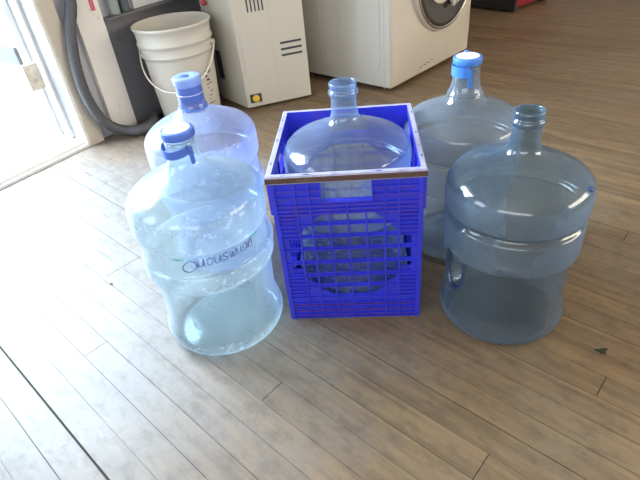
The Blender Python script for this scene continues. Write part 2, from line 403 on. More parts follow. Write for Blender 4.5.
# wall behind the camera with a broad window
FW0, FW1, FZ0, FZ1 = 1.2, 4.6, .9, 2.3
bm = bmesh.new()
for lo, hi in (((S0-.15, 0, -.1), (S0, FW0, HT)), ((S0-.15, FW0, -.1), (S0, FW1, FZ0)), ((S0-.15, FW0, FZ1), (S0, FW1, HT)), ((S0-.15, FW1, -.1), (S0, NW, HT))):
    box(bm, lo, hi)
bm.transform(WM); struct(link('wall_front', bm, M['wall']))
struct(wbox('ceiling', (S0-.15, -TW, HT), (S1+.15, NW+.15, HT+.1), M['ceiling']))
struct(wbox('ground', (-9, -9, -.25), (9, -TW, -.16), M['ground']))

struct(wbox('trim_9', (-3, -2.95, -.16), (4, -2.52, .07), M['kerb']))
# doorway trim: jamb, stop, casing, sill
bm = bmesh.new()
box(bm, (DS1, -TW, .0), (DS1+.012, .012, DH)); box(bm, (DS0-.012, -TW, 0), (DS0, .012, DH)); box(bm, (DS0, -TW, DH-.012), (DS1, .012, DH))
bm.transform(WM); jamb = struct(link('trim_1', bm, M['trimwhite']))
bm = bmesh.new()
box(bm, (DS1-.013, -.115, .03), (DS1, -.075, DH-.012)); box(bm, (DS0, -.115, .03), (DS0+.013, -.075, DH-.012))
bm.transform(WM); struct(link('trim_2', bm, M['trimwhite']))
bm = bmesh.new()
box(bm, (DS1+.012, -.001, .0), (DS1+.075, .020, DH+.07)); box(bm, (DS0-.075, -.001, 0), (DS0-.012, .020, DH+.07)); box(bm, (DS0-.012, -.001, DH), (DS1+.012, .020, DH+.07))
bevel_all(bm, .003); bm.transform(WM); struct(link('trim_3', bm, M['casing']))
bm = bmesh.new(); box(bm, (DS0, -.30, .004), (DS1, .0, .026)); box(bm, (DS0, -.008, .0), (DS1+.01, .014, .012)); bevel_all(bm, .003)
bm.transform(WM); struct(link('trim_4', bm, M['trimwhite']))
# rough white post against the wall, with a red tape mark
post = struct(wbox('trim_5', (.074, -.0, 0), (.193, .022, HT), M['whitepaint'], .003))
bm = bmesh.new(); box(bm, (.152, .0215, .497), (.172, .0232, .66)); bm.transform(WM); link('red_tape', bm, M['redtape'], post)
# dark panel painted as the shade below the ledge; pale ledge behind the bucket
struct(wbox('shade_panel_1', (.19, 0, 0), (1.55, .012, .452), M['shade_grey']))
struct(wbox('shade_panel_2', (.195, 0, .452), (1.55, .048, .461), M['shade_grey'], .002))
struct(wbox('trim_8', (.36, 0, .461), (1.55, .016, .62), M['shelf'], .002))
# the open door leaf outside its jamb and the hinge plate
door = bpy.data.objects.new('door_1', None); COL.objects.link(door); struct(door)
bm = bmesh.new()
for lo, hi in (((-.042, -.86, .035), (0, 0, .335)), ((-.042, -.86, .335), (0, 0, .50)), ((-.042, -.86, .50), (0, -.76, DH-.13)), ((-.042, -.10, .50), (0, 0, DH-.13)), ((-.042, -.86, DH-.13), (0, 0, DH-.01))):
    box(bm, lo, hi)
bm.transform(WM.to_3x3().to_4x4()); o = link('door_leaf', bm, M['trimwhite'], door)
bm = bmesh.new(); box(bm, (-.056, -.855, .338), (-.0425, -.025, .405)); bevel_all(bm, .004); bm.transform(WM.to_3x3().to_4x4()); link('rail', bm, M['railgrey'], door)
bm = bmesh.new(); box(bm, (-.052, -.855, .420), (-.0425, -.025, .432)); bevel_all(bm, .003); bm.transform(WM.to_3x3().to_4x4()); link('rail', bm, M['trimwhite'], door)
bm = bmesh.new(); box(bm, (-.024, -.765, .495), (-.018, -.095, DH-.125)); bm.transform(WM.to_3x3().to_4x4()); link('pane', bm, M['pane'], door)
door.location = W(DS1+.02, -TW-.004, 0)
bm = bmesh.new(); box(bm, (DS1-.070, -.124, .250), (DS1-.012, -.1165, .352))
for ds, dz in ((-.055, .268), (-.030, .285), (-.055, .301), (-.030, .318), (-.055, .335)):
    c = Vector((DS1+ds, -.1165, dz)); box(bm, c-Vector((.003, 0, .003)), c+Vector((.003, .002, .003)))
bm.transform(WM); link('hinge', bm, M['steel'], jamb)
# window frames
bm = bmesh.new()
for a, b in ((WS0, WS0+.06), (WS1-.06, WS1), ((WS0+WS1)/2-.03, (WS0+WS1)/2+.03)): box(bm, (a, -.12, WZ0), (b, -.05, WZ1))
for a, b in ((WZ0, WZ0+.06), (WZ1-.06, WZ1)): box(bm, (WS0, -.12, a), (WS1, -.05, b))
bm.transform(WM); struct(link('window_1', bm, M['trimwhite']))
bm = bmesh.new()
for t in (0, .33, .66, 1):
    a = FW0+(FW1-FW0-.06)*t; box(bm, (S0-.11, a, FZ0), (S0-.04, a+.06, FZ1))
for a in (FZ0, FZ1-.06): box(bm, (S0-.11, FW0, a), (S0-.04, FW1, a+.06))
bm.transform(WM); struct(link('window_2', bm, M['trimwhite']))

# ---------------------------------------------------------------- water bottles
BODY_A = [(.0,.010),(.05,.010),(.085,.006),(.105,.001),(.117,.0),(.127,.006),(.1335,.018),(.1355,.032),(.134,.046),(.130,.058),(.1265,.070),(.1255,.09),(.1255,.13),(.126,.17),(.127,.187),(.1295,.195),(.1375,.201),(.1402,.209),(.1408,.235),(.1405,.260),(.1392,.271),(.1335,.277),(.1305,.2825),(.1335,.288),(.1395,.294),(.1410,.306),(.1412,.322),(.1405,.336),(.1380,.347),(.1320,.356),(.1215,.3645),(.106,.3725),(.087,.381),(.068,.389),(.051,.3965),(.0385,.4035),(.0315,.4115),(.0282,.422),(.0268,.435),(.0262,.450)]
NECK_A = [(.0262,.450),(.0260,.455),(.0264,.4585),(.0302,.4615),(.0312,.4655),(.0298,.4695),(.0272,.4725),(.0270,.4765),(.0286,.480),(.0287,.4840),(.0272,.4862),(.0248,.4858),(.0238,.481),(.0236,.455)]
BODY_B = [(.0,.011),(.05,.011),(.085,.007),(.105,.001),(.118,.0),(.129,.006),(.1365,.017),(.139,.030),(.137,.045),(.133,.058),(.130,.073),(.1285,.10),(.1285,.14),(.130,.17),(.131,.186),(.1345,.194),(.1408,.202),(.1425,.214),(.1422,.228),(.1395,.237),(.1345,.243),(.1328,.252),(.1328,.266),(.1330,.284),(.1345,.292),(.1395,.298),(.1412,.310),(.1415,.328),(.1410,.344),(.1385,.357),(.132,.369),(.120,.380),(.103,.390),(.084,.3995),(.066,.4075),(.051,.415),(.041,.423),(.0345,.433),(.0315,.445),(.0302,.458),(.0298,.470)]
GROUP = 'large refillable water bottles'

def bottle(name, loc, mat, label, prof, neck=None, handle=None, seg=112, rz=0, vib=0.0008, ribs=None):
    t = empty(name, loc, rz, label, 'water bottle', GROUP)
    ph = random.random()*6
    def disp(a, z, r):
        d = 0
        if vib and .03 < z < .40: d += vib*(math.sin(3*a+ph+z*30)+.6*math.sin(7*a-z*40))
        if handle and .08 < z < .33:
            ha, hz, hw, hh = handle
            da = (a-ha+PI) % (2*PI)-PI
            q = ((da*r)/hw)**2+((z-hz)/hh)**2
            if q < 1: d += -.030*(1-q**3)
            elif q < 1.8: d += .006*math.sin((q-1)/.8*PI)
        return d
    bm = bmesh.new(); lathe(bm, catmull(prof, 4), seg, disp)
    body = link('body', bm, mat, t, True)
    at = body.data.attributes.new('wear', 'FLOAT', 'POINT')
    for v in body.data.vertices:
        r = math.hypot(v.co.x, v.co.y); z = v.co.z
        k = max(0, min(1, (r-(.1335 if handle else .1355))/.0035)) if .05 < z < .36 else 0
        if z < .05: k = .8*max(0, min(1, (r-.122)/.010))*max(0, min(1, (.05-z)/.012))
        at.data[v.index].value = k
    if neck:
        bm = bmesh.new(); lathe(bm, catmull(neck, 3), 64); link('mouth_ring', bm, mat, t, True)
    return t

def snap_cap(t, m, band, tail_a, zt=.4925, droop=.004, R=.0325, tab=None):
    """a pull-off cap: thick disc with white label, a torn skirt and its hanging tail"""
    bm = bmesh.new()
    lathe(bm, [(0, zt), (R-.004, zt), (R-.0012, zt-.0012), (R, zt-.004), (R, zt-.0135), (R-.0015, zt-.016), (R-.003, zt-.016), (R-.003, zt-.006), (0, zt-.006)], 64)
    cap = link('cap', bm, m, t, True, 35)
    bm = bmesh.new(); lathe(bm, [(0, zt+.0008), (R-.0075, zt+.0008), (R-.0068, zt-.0002)], 48); link('cap_label', bm, M['label'], cap, True, 30)
    # skirt: band wrapping part of the neck
    a0, a1, zb, h, off = band
    bm = bmesh.new(); n = 48
    ins, outs = [], []
    for i in range(n+1):
        a = a0+(a1-a0)*i/n; k = math.sin(PI*i/n)
        rr = R+.0005+off*k; zz = zb-droop*k
        row = []
        for (rad, z) in ((rr-.0016, zz), (rr, zz), (rr, zz+h), (rr-.0016, zz+h)): row.append(bm.verts.new((rad*math.cos(a), rad*math.sin(a), z)))
        ins.append(row)
    for A, B in zip(ins, ins[1:]):
        for k in range(4): bm.faces.new((A[k], A[(k+1) % 4], B[(k+1) % 4], B[k]))
    bm.faces.new(ins[0]); bm.faces.new(ins[-1][::-1])
    # tail
    c = Vector((math.cos(tail_a), math.sin(tail_a), 0)); sd = Vector((-c.y, c.x, 0))
    rows = []
    for i, (z, w) in enumerate(((zb+h*.8, .004), (zb, .0045), (zb-.010, .0045), (zb-.020, .0042), (zb-.023, .003))):
        rr = R+.0005+.0012
        rows.append([bm.verts.new(c*(rr+dr)+sd*(w*s)+Vector((0, 0, z))) for dr, s in ((0, -1), (.0018, -1), (.0018, 1), (0, 1))])
    for A, B in zip(rows, rows[1:]):
        for k in range(4): bm.faces.new((A[k], A[(k+1) % 4], B[(k+1) % 4], B[k]))
    bm.faces.new(rows[0]); bm.faces.new(rows[-1][::-1])
    bmesh.ops.recalc_face_normals(bm, faces=bm.faces[:])
    link('tear_band', bm, m, cap)
    if tab is not None:
        bm = bmesh.new(); lathe(bm, [(0, zt+.004), (.004, zt+.0035), (.006, zt+.001), (.006, zt-.003), (0, zt-.003)], 20, cx=(R-.004)*math.cos(tab), cy=(R-.004)*math.sin(tab))
        link('pull_tab', bm, m, cap, True, 40)
    return cap

LX, LY = -.2457, .9020
bl = bottle('water_bottle', (LX, LY, 0), M['pet_front'], 'hazy pale blue water bottle with faded blue lettering and torn cap band, front left', BODY_B)
face = math.atan2(-LY, -LX)                       # towards the camera
def A_left(deg): return face-math.radians(deg)    # degrees towards the photo's left
# neck under the cap
bm = bmesh.new(); lathe(bm, [(.0298,.470),(.0296,.4765),(.0262,.4768),(.0262,.466)], 64); link('neck', bm, M['pet_front'], bl, True)
snap_cap(bl, M['capblue'], (A_left(110), A_left(-22), .4570, .0165, .0085), A_left(-24), zt=.4975, droop=.006)

# faded lettering wrapped round the waist of the bottle (hand-drawn strokes)
def on_waist(a_deg, z, lift=.0011):
    a = face+math.radians(a_deg)
    # radius of the waist at z
    r = .1345
    for (r0, z0), (r1, z1) in zip(BODY_B, BODY_B[1:]):
        if z0 <= z <= z1: r = r0+(r1-r0)*(z-z0)/(z1-z0)
    return Vector(((r+lift)*math.cos(a), (r+lift)*math.sin(a), z))
STROKES = {
 'C': [(.95,.85),(.6,1.0),(.2,.8),(0,.42),(.15,.1),(.5,0),(.85,.22),(.98,.6),(.9,.95),(1.0,.62),(1.12,.35)],
 'u': [(0,.95),(.05,.3),(.3,.02),(.65,.25),(.8,.95),(.82,.3),(1,.02)],
 'o': [(.5,1),(.1,.75),(.05,.3),(.4,.0),(.8,.25),(.85,.7),(.5,1)],
 'n': [(0,0),(.05,.95),(.1,.6),(.45,.98),(.75,.75),(.8,0)],
 's': [(.8,.9),(.4,1),(.1,.75),(.4,.5),(.75,.28),(.5,.02),(.05,.12)],
 'w': [(0,.95),(.15,.1),(.3,.1),(.45,.8),(.6,.1),(.78,.1),(.95,.95)],
 'a': [(.8,.8),(.4,1),(.05,.6),(.2,.1),(.6,.15),(.8,.85),(.85,.2),(1,.02)],
}
def lettering():
    bm = bmesh.new()
    a = -27.0
    for i, ch in enumerate('Cuouswuan'):
        big = ch == 'C'
        w = 12.0 if big else 6.2-.12*i
        h = .0260 if big else .0185-.0004*i
        zb = .2560 if big else .2660+.0003*i
        pts = catmull([(x, y, 0) for x, y in STROKES[ch]], 4)
        path = [on_waist(a+w*(x+.15*y), zb+h*y) for x, y, _ in pts]
        tube(bm, path, .0013 if big else .0012, 5)
        a += w*1.17
    link('lettering', bm, M['faded_ink'], bl)
    bm = bmesh.new()
    tube(bm, [on_waist(-33+i*1.2, .2868) for i in range(9)], .0012, 5)
    link('printed_line', bm, M['teal'], bl)
    bm = bmesh.new(); tube(bm, [on_waist(36+i*1.2, .2875) for i in range(10)], .0012, 5)
    link('printed_line', bm, M['teal'], bl)
lettering()

# rear left bottle, sleeve-capped
b2 = bottle('water_bottle', (-.272, 1.203, 0), M['pet_milky'], 'milky lilac-blue water bottle with tall blue neck sleeve, in front of the white bucket', BODY_B)
bm = bmesh.new(); lathe(bm, catmull([(.0350,.424),(.0355,.428),(.0338,.435),(.0316,.443),(.0318,.460),(.0314,.463),(.0318,.466),(.0312,.474),(.0308,.482),(.0312,.485)], 3), 64)
sl = link('neck_sleeve', bm, M['sleeve'], b2, True)
bm = bmesh.new(); lathe(bm, [(.0308,.482),(.0330,.4855),(.0342,.489),(.0342,.4985),(.0330,.5020),(.0310,.5030),(.0125,.5030),(.0112,.502),(.0110,.4955),(0,.4950)], 64); link('sleeve_flange', bm, M['sleeve_lip'], sl, True, 50)
bm = bmesh.new(); lathe(bm, [(0,.4957),(.0108,.4957),(.0108,.4953),(0,.4953)], 32); link('plug', bm, M['ink'], sl)
bm = bmesh.new(); tube(bm, [(.0349*math.cos(2*PI*i/48), .0349*math.sin(2*PI*i/48), .4285) for i in range(49)], .0024, 8, caps=False); link('base_ring', bm, M['capblue_bright'], sl, True)
bm = bmesh.new(); tube(bm, [(.0318*math.cos(2*PI*i/48), .0318*math.sin(2*PI*i/48), .4635) for i in range(49)], .0007, 6, caps=False); link('tear_line', bm, M['label'], sl, True)

# front right bottle, open mouth, moulded hand grip
RX, RY = .4000, .8350
bR = bottle('water_bottle', (RX, RY, 0), M['pet_smoke'], 'smoky blue water bottle with open mouth and moulded hand grip, front right', [(r*(1-.02*max(0, min(1, (z-.15)/.04))) if r > .1 else r, z) for r, z in BODY_A], NECK_A,
            handle=(math.radians(193), .160, .031, .052), vib=.0006)
# raised lip of the moulded grip
bm = bmesh.new(); P = []
for i in range(49):
    t_ = 2*PI*i/48; hz = .160+.052*math.sin(t_); ha = math.radians(193)+.031/.126*math.cos(t_)
    P.append((.1255*math.cos(ha), .1255*math.sin(ha), hz))
tube(bm, P, .0042, 8, caps=False); g_ = link('grip_lip', bm, M['pet_lip'], bR, True); g_['label'] = 'darker blue oval lip of the hand grip'
# little cracked dent on its shoulder
bm = bmesh.new()
lathe(bm, [(0, .0012), (.004, .0008), (.0065, -.0008), (0, -.001)], 16)
bm.transform(Matrix.Translation((.1305*math.cos(math.radians(-42)), .1305*math.sin(math.radians(-42)), .3585)) @ Matrix.Rotation(math.radians(-42), 4, 'Z') @ Matrix.Rotation(math.radians(48), 4, 'Y'))
link('dent', bm, M['ink'], bR, True)

# rear right bottle, capped
b4 = bottle('water_bottle', (.378, 1.131, 0), M['pet_grey'], 'grey-blue water bottle with bright blue snap cap, right of the crate', [(r, z+(.010 if z > .40 else 0)) for r, z in BODY_A if z < .41]+[(.0420,.414),(.0365,.424),(.0325,.436),(.0305,.450),(.0298,.464),(.0296,.476),(.0262,.4765),(.0262,.466)])
face4 = math.atan2(-1.131, -.378)
snap_cap(b4, M['capblue_bright'], (face4-math.radians(175), face4+math.radians(12), .4580, .0240, .0012), face4+math.radians(14), zt=.4985, droop=.001, tab=math.radians(80))

# bottle in the crate
CX, CY, CA = .081, 1.010, math.radians(-6.8)
b5 = bottle('water_bottle', (.081, 1.003, .030), M['pet_crate'], 'pale blue water bottle with open mouth standing inside the blue plastic crate', BODY_A, NECK_A, vib=.0008)

# ---------------------------------------------------------------- crate
crate = empty('crate', (CX, CY, 0), CA, 'blue plastic crate with ribbed grid sides and brown-stained rim, holding one bottle', 'crate')
FR = [0, .155, .25, .375, .5, .625, .75, .845, 1]
ROWS = [.300, .270, .238, .205, .168, .131, .099, .066]
def side_panel(Wd, off):
    """built facing -y: u along x, outside at y=-off"""
    bm = bmesh.new()
    def wid(z): return Wd*(.965+.035*z/.36)
    def X(f, z=.2): return (f-.5)*wid(z)
    y0 = -off                       # lower section outer rib plane
    th = .003
    def plate(x0, x1, z0, z1, yo=.006, mi=0): box(bm, (x0, y0+yo, z0), (x1, y0+yo+th, z1), mi)
    def rib(x0, x1, z0, z1, yo=.001, dep=.0065, mi=0): box(bm, (x0, y0+yo, z0), (x1, y0+yo+dep, z1), mi)
    # ---- base band
    plate(X(0), X(1), .0, .066)
    for z in (.0015, .012, .030, .048, .0635): rib(X(0)+.001, X(1)-.001, z-.0014, z+.0014)
    for z in (.0075, .0225, .0405): box(bm, (X(.04), y0+.0035, z-.0022), (X(.96), y0+.0065, z-.0002), 1)
    # ---- middle band
    op = {0: (2, 5), 1: (1, 6), 2: (0, 7), 3: (0, 7), 4: (0, 7), 5: (1, 6), 6: (2, 5)}
    for r in range(7):
        zt, zb = ROWS[r], ROWS[r+1]
        # the cross bar at the foot of the row
        plate(X(0), X(1), zb-.001, zb+.005)
        rib(X(0)+.001, X(1)-.001, zb-.0012, zb+.0012)
        a, b = op[r]
        for c in range(8):
            x0, x1 = X(FR[c]), X(FR[c+1])
            if a <= c <= b:
                if c in (0, 7):     # corner cells open only on their inner side
                    if c == 0: plate(x0, x0+(x1-x0)*.42, zb+.005, zt)
                    else: plate(x1-(x1-x0)*.42, x1, zb+.005, zt)
                    if r == 4: plate(x0, x1, zb+.005, zb+.016, .010)
                elif r in (0, 6, 1, 5) and c in (a, b):
                    # chamfered corner of the opening
                    s = 1 if c == b else -1
                    xo = x1 if s > 0 else x0
                    zz = zt if r in (0, 1) else zb+.005
                    dz = -.022 if r in (0, 1) else .020
                    v = []
                    for yy in (y0+.006, y0+.009):
                        v.append([bm.verts.new(q) for q in ((xo, yy, zz), (xo-s*(x1-x0)*.8, yy, zz), (xo, yy, zz+dz))])
                    bm.faces.new(v[0]); bm.faces.new(v[1][::-1])
                    for i in range(3): bm.faces.new((v[0][i], v[0][(i+1) % 3], v[1][(i+1) % 3], v[1][i]))
            else:
                plate(x0, x1, zb+.005, zt)
                if c in (0, 7):
                    for q in (.36, .68):
                        z = zb+(zt-zb)*q; rib(x0+.001, x1-.001, z-.001, z+.001)
                        box(bm, (x0+.010, y0+.0035, z-.0038), (x1-.004, y0+.0065, z-.0018), 1)
    # ---- verticals over base and middle bands
    for f in FR[1:-1]: rib(X(f)-.0019, X(f)+.0019, .0, .302)
    for f, s in ((0, 1), (1, -1)): box(bm, (X(f), y0, 0), (X(f)+s*.008, y0+.0095, .302))
    # ---- upper band stands a little proud, with the hand hole
    y0 = -off-.0045
    hx = .050
    UF = [0, .155, .25, .335, .665, .75, .845, 1]
    for a, b in ((X(0), -hx), (hx, X(1))): plate(a, b, .300, .380)
    plate(-hx, hx, .300, .329)
    for z in (.3015, .3115, .322, .341, .358):
        if z > .33:
            rib(X(0)+.001, -hx, z-.0014, z+.0014); rib(hx, X(1)-.001, z-.0014, z+.0014)
        else: rib(X(0)+.001, X(1)-.001, z-.0014, z+.0014)
        for a, b in (((X(0)+.014, -hx-.004), (hx+.004, X(1)-.014)) if z > .33 else ((X(0)+.014, X(1)-.014),)):
            box(bm, (a, y0+.0030, z-.0040), (b, y0+.0065, z-.0018), 1)
    for f in (.155, .25, .75, .845): rib(X(f)-.0018, X(f)+.0018, .300, .380)
    rib(-.0018, .0018, .300, .328)
    # frame of the hand hole
    rib(-hx-.003, hx+.003, .3265, .331, -.0005, .013); rib(-hx-.003, -hx, .333, .380, -.0005, .013); rib(hx, hx+.003, .333, .380, -.0005, .013)
    for f, s in ((0, 1), (1, -1)): box(bm, (X(f), y0, .300), (X(f)+s*.008, y0+.0095, .380))
    return bm
CW, CD = .306, .322
for (wd, off, rot) in ((CW, CD/2, 0), (CD, CW/2, PI/2), (CW, CD/2, PI), (CD, CW/2, -PI/2)):
    bm = side_panel(wd, off)
    bm.transform(Matrix.Rotation(rot, 4, 'Z'))
    link('side_panel', bm, [M['crate'], M['crate_dark']], crate)
# rim flange
bm = bmesh.new()
ow, od, t = CW/2+.0045, CD/2+.0065, .0120
def ring_loop(w, d, z): return [bm.verts.new(p) for p in ((-w, -d, z), (w, -d, z), (w, d, z), (-w, d, z))]
Ls = [ring_loop(ow-.001, od-.001, .376), ring_loop(ow, od, .378), ring_loop(ow, od, .3895), ring_loop(ow-.0025, od-.0015, .393), ring_loop(ow-t, od-t, .393), ring_loop(ow-t, od-t, .372), ring_loop(ow-t+.004, od-t+.004, .372), ring_loop(ow-t+.004, od-t+.004, .377)]
for i, (A, B) in enumerate(zip(Ls, Ls[1:]+Ls[:1])):
    for k in range(4):
        f = bm.faces.new((A[k], A[(k+1) % 4], B[(k+1) % 4], B[k]))
        f.material_index = 1 if (i == 1 and k == 0) else (2 if i in (4, 5, 6) else 0)
bmesh.ops.recalc_face_normals(bm, faces=bm.faces[:])
rim = link('rim', bm, [M['crate_rim'], M['rust'], M['crate']], crate)
rim['label'] = 'worn pale rim with a brown-stained front edge'
# small holes along the top of the rim
for x in (-.075, .065):
    bm = bmesh.new(); box(bm, (x-.006, -od+.004, .3925), (x+.006, -od+.007, .3934)); link('rim_slot', bm, M['ink'], rim)
for y in (-.11, .0, .11):
    for s in (-1, 1):
        bm = bmesh.new(); box(bm, (s*(ow-.006)-.0015, y-.004, .3925), (s*(ow-.006)+.0015, y+.004, .3934)); link('rim_slot', bm, M['ink'], rim)
# base grid
bm = bmesh.new()
nx, ny = 9, 9
for i in range(nx+1):
    x = (-.5+i/nx)*(CW*.965-.024); box(bm, (x-.003, -CD*.4825+.012, .004), (x+.003, CD*.4825-.012, .0285))
for i in range(ny+1):
    y = (-.5+i/ny)*(CD*.965-.024); box(bm, (-CW*.4825+.012, y-.003, .004), (CW*.4825-.012, y+.003, .0285))
link('base_grid', bm, M['crate'], crate)

# ---------------------------------------------------------------- bucket
BX, BY = -.520, 2.270
bucket = empty('bucket', (BX, BY, 0), 0, 'white plastic bucket with a wire bail, between the white post and the cream appliance', 'bucket')
k = .418
prof = [(0,.004),(.118,.004),(.122,0),(.128,.002),(.130,.010),(.1345,.08),(.1395,.16),(.1445,.255),(.146,.285),(.1475,.296),(.1535,.299),(.1555,.304),(.1535,.309),(.1500,.312),(.1512,.330),(.1520,.341),(.1580,.344),(.1600,.349),(.1580,.354),(.1545,.357),(.1560,.380),(.1575,.402),(.1620,.405),(.1645,.411),(.1640,.417),(.1610,.4185),(.1575,.4165),(.1545,.400),(.1480,.33),(.1400,.20),(.1300,.03),(.127,.012),(0,.010)]
bm = bmesh.new(); lathe(bm, prof, 96); link('body', bm, M['bucket'], bucket, True, 60)
# bail hanging at the front-left
pa, pb = math.radians(175), math.radians(-5)
A = Vector((.163*math.cos(pa), .163*math.sin(pa), .322)); B = Vector((.163*math.cos(pb), .163*math.sin(pb), .322))
pts = []
fd = Vector((math.cos(math.radians(-95)), math.sin(math.radians(-95)), 0))
for i in range(33):
    tt = PI*i/32
    c = (A+B)/2
    pts.append(c+(A-c)*math.cos(tt)+fd*(.160*math.sin(tt))+Vector((0, 0, -.155*math.sin(tt)**.9)))
bm = bmesh.new(); tube(bm, pts, .0036, 8); bail = link('bail', bm, M['handle_wire'], bucket, True)
for P in (A, B):
    bm = bmesh.new(); d = P.normalized()
    tube(bm, [P-Vector((P.x, P.y, 0)).normalized()*.012, P+Vector((P.x, P.y, 0)).normalized()*.004], .011, 14); link('bail_ear', bm, M['bucket'], bucket, True, 40)
# faint printing on its right flank: two dark panels of tiny marks
bm = bmesh.new(); rr = random.Random(5)
for row in range(9):
    for c in range(3):
        if rr.random() < .25: continue
        a = math.radians(-38+c*5+rr.random()*2); z = .215-row*.017+rr.random()*.004
        r = .130+.0145*(z/.255)+.0014
        w = rr.uniform(.003, .006)
        Mx = Matrix.Translation((r*math.cos(a), r*math.sin(a), z)) @ Matrix.Rotation(a, 4, 'Z')
        if row < 3: box(bm, (-.0003, -w, -.0045), (.0006, w, .0045), 0, Mx)
        else: box(bm, (-.0003, -w*.8, -.002), (.0006, w*.8, .002), 0, Mx)
link('printed_panel', bm, M['dark'], bucket)

# ---------------------------------------------------------------- cream appliance with vents
ang = math.atan2(.27, .963)
ap = empty('dehumidifier', (-.261, 2.256, 0), ang, 'cream floor appliance with slotted vents and a yellow knob, beside the white bucket', 'appliance')
# local: x along the front face (0..0.31), y into the room corner
HT_A = .74
plan = [(0, 0), (.309, 0), (.312, .02), (.312, .33), (-.085, .33), (-.083, .215)]
bm = bmesh.new(); prism(bm, [(x, y) for x, y in plan], .012, HT_A)
bevel_all(bm, .012, 3, 25)
link('body', bm, M['beige'], ap, True, 40)
for x, y in ((.03, .04), (.28, .04), (.28, .29), (-.05, .29)):
    bm = bmesh.new(); lathe(bm, [(0, 0), (.014, 0), (.014, .014), (0, .014)], 16, cx=x, cy=y); link('foot', bm, M['black'], ap)
def slot(x0, x1, z0, z1, dy=.0012, mat='dark', name='vent_slot', sk=0):
    bm = bmesh.new(); box(bm, (x0, -dy, z0), (x1, .001, z1)); bevel_all(bm, min(x1-x0, z1-z0)*.3, 2)
    return link(name, bm, M[mat], ap)
for z in (.217, .243, .270): slot(.190, .288, z-.0045, z+.0045)
for i in range(5): slot(.0665+i*.0163, .0725+i*.0163, .415, .485)
# front seams
bm = bmesh.new()
box(bm, (.1585, -.0006, .012), (.1605, .001, .70)); box(bm, (.0, -.0006, .170), (.034, .001, .1715)); box(bm, (.003, -.0006, .012), (.0045, .001, .172)); box(bm, (.0, -.0006, .336), (.034, .001, .3375))
link('panel_seam', bm, M['casing'], ap)
bm = bmesh.new(); box(bm, (.019, -.0035, .172), (.0345, .001, .336)); bevel_all(bm, .003)
link('grip_strip', bm, M['cream'], ap)
bm = bmesh.new(); box(bm, (.0175, -.0008, .172), (.0195, .001, .336)); link('grip_shadow_gap', bm, M['casing'], ap)
bm = bmesh.new(); box(bm, (.016, -.0014, .030), (.070, .001, .070)); bevel_all(bm, .006, 3); kh = link('knob_recess', bm, M['dark'], ap)
bm = bmesh.new(); lathe(bm, [(0, .012), (.013, .0115), (.016, .009), (.0165, 0), (0, 0)], 24)
bm.transform(Matrix.Translation((.043, -.001, .050)) @ Matrix.Rotation(PI/2, 4, 'X')); link('knob', bm, M['yellow'], ap, True, 40)
# red button on its left flank
bm = bmesh.new(); lathe(bm, [(0, .022), (.008, .020), (.012, .014), (.0125, .006), (.009, 0), (0, 0)], 20)
bm.transform(Matrix.Translation((-.074, .178, .452)) @ Matrix.Rotation(-PI/2-.3, 4, 'Y')); link('button', bm, M['redknob'], ap, True)
# black grille low on the flank
bm = bmesh.new(); dv = (Vector((-.083, .215, 0))).normalized(); nv = Vector((-dv.y, dv.x, 0))
Mx = Matrix(((dv.x, nv.x, 0, 0), (dv.y, nv.y, 0, 0), (0, 0, 1, 0), (0, 0, 0, 1)))
box(bm, (.165, -.0005, .115), (.205, .003, .245), 0, Mx); link('side_grille', bm, M['dark'], ap)

# ---------------------------------------------------------------- washing machine
wa = math.atan2(.69, .724)
wm = empty('washing_machine', (.404, 2.28, 0), wa, 'cream front-loading washing machine with a round dark glass door', 'washing machine')
WW, WDp, WH = .700, .56, .86
# cabinet: front bows outward, tucked in at the foot
def front_y(x, z):
    t = (x/WW-.5)*2
    bow = .038*(1-abs(t)**3.5)*min(1, max(0, (z-.02)/.20))**.8
    tuck = 0
    return -bow-.004
bm = bmesh.new()
nx, nz = 28, 36
zs = [.02+(WH-.02)*i/nz for i in range(nz+1)]
grid = []
for z in zs:
    row = []
    for i in range(nx+1):
        x = WW*i/nx
        e = .022*max(0, 1-(z-.02)/.10)**1.5        # lower right corner pulls in
        xx = x*(1-e/WW)
        row.append(bm.verts.new((xx, front_y(x, z), z)))
    grid.append(row)
for a, b in zip(grid, grid[1:]):
    for i in range(nx): bm.faces.new((a[i], a[i+1], b[i+1], b[i]))
front = link('front_panel', bm, M['washer'], wm, True)
bm = bmesh.new()
box(bm, (.0, -.002, .02), (WW, WDp, WH)); bevel_all(bm, .010, 3)
link('cabinet', bm, M['cream'], wm, True, 40)
# pressed channels on the left side (x = 0)
bm = bmesh.new()
def u_path(y0, y1, zb, r):
    P = [(0, y0, .80)] + [(0, y0, .80-(.80-zb-r)*i/8) for i in range(1, 9)]
    for i in range(1, 9):
        a = PI/2*i/8; P.append((0, y0+r*(1-math.cos(a)), zb+r-r*math.sin(a)))
    for i in range(1, 9):
        a = PI/2*i/8; P.append((0, y1-r+r*math.sin(a), zb+r-r*math.cos(a)))
    P.append((0, y1, .80)); return P
tube(bm, u_path(.055, .185, .075, .06), .0026, 8); tube(bm, u_path(.29, .415, .075, .06), .0026, 8)
link('side_pressing', bm, M['cream'], wm, True)
bm = bmesh.new(); box(bm, (-.0008, .030, .012), (.001, .0318, WH-.02)); link('side_seam', bm, M['casing'], wm)
bm = bmesh.new(); box(bm, (-.0008, .458, .140), (.001, .461, .185)); link('side_scratch', bm, M['casing'], wm)
for x, y in ((.05, .05), (WW-.06, .05), (.05, WDp-.05), (WW-.06, WDp-.05)):
    bm = bmesh.new(); lathe(bm, [(0, 0), (.022, 0), (.022, .01), (.012, .012), (.012, .03), (0, .03)], 18, cx=x, cy=y); link('foot', bm, M['black'], wm)
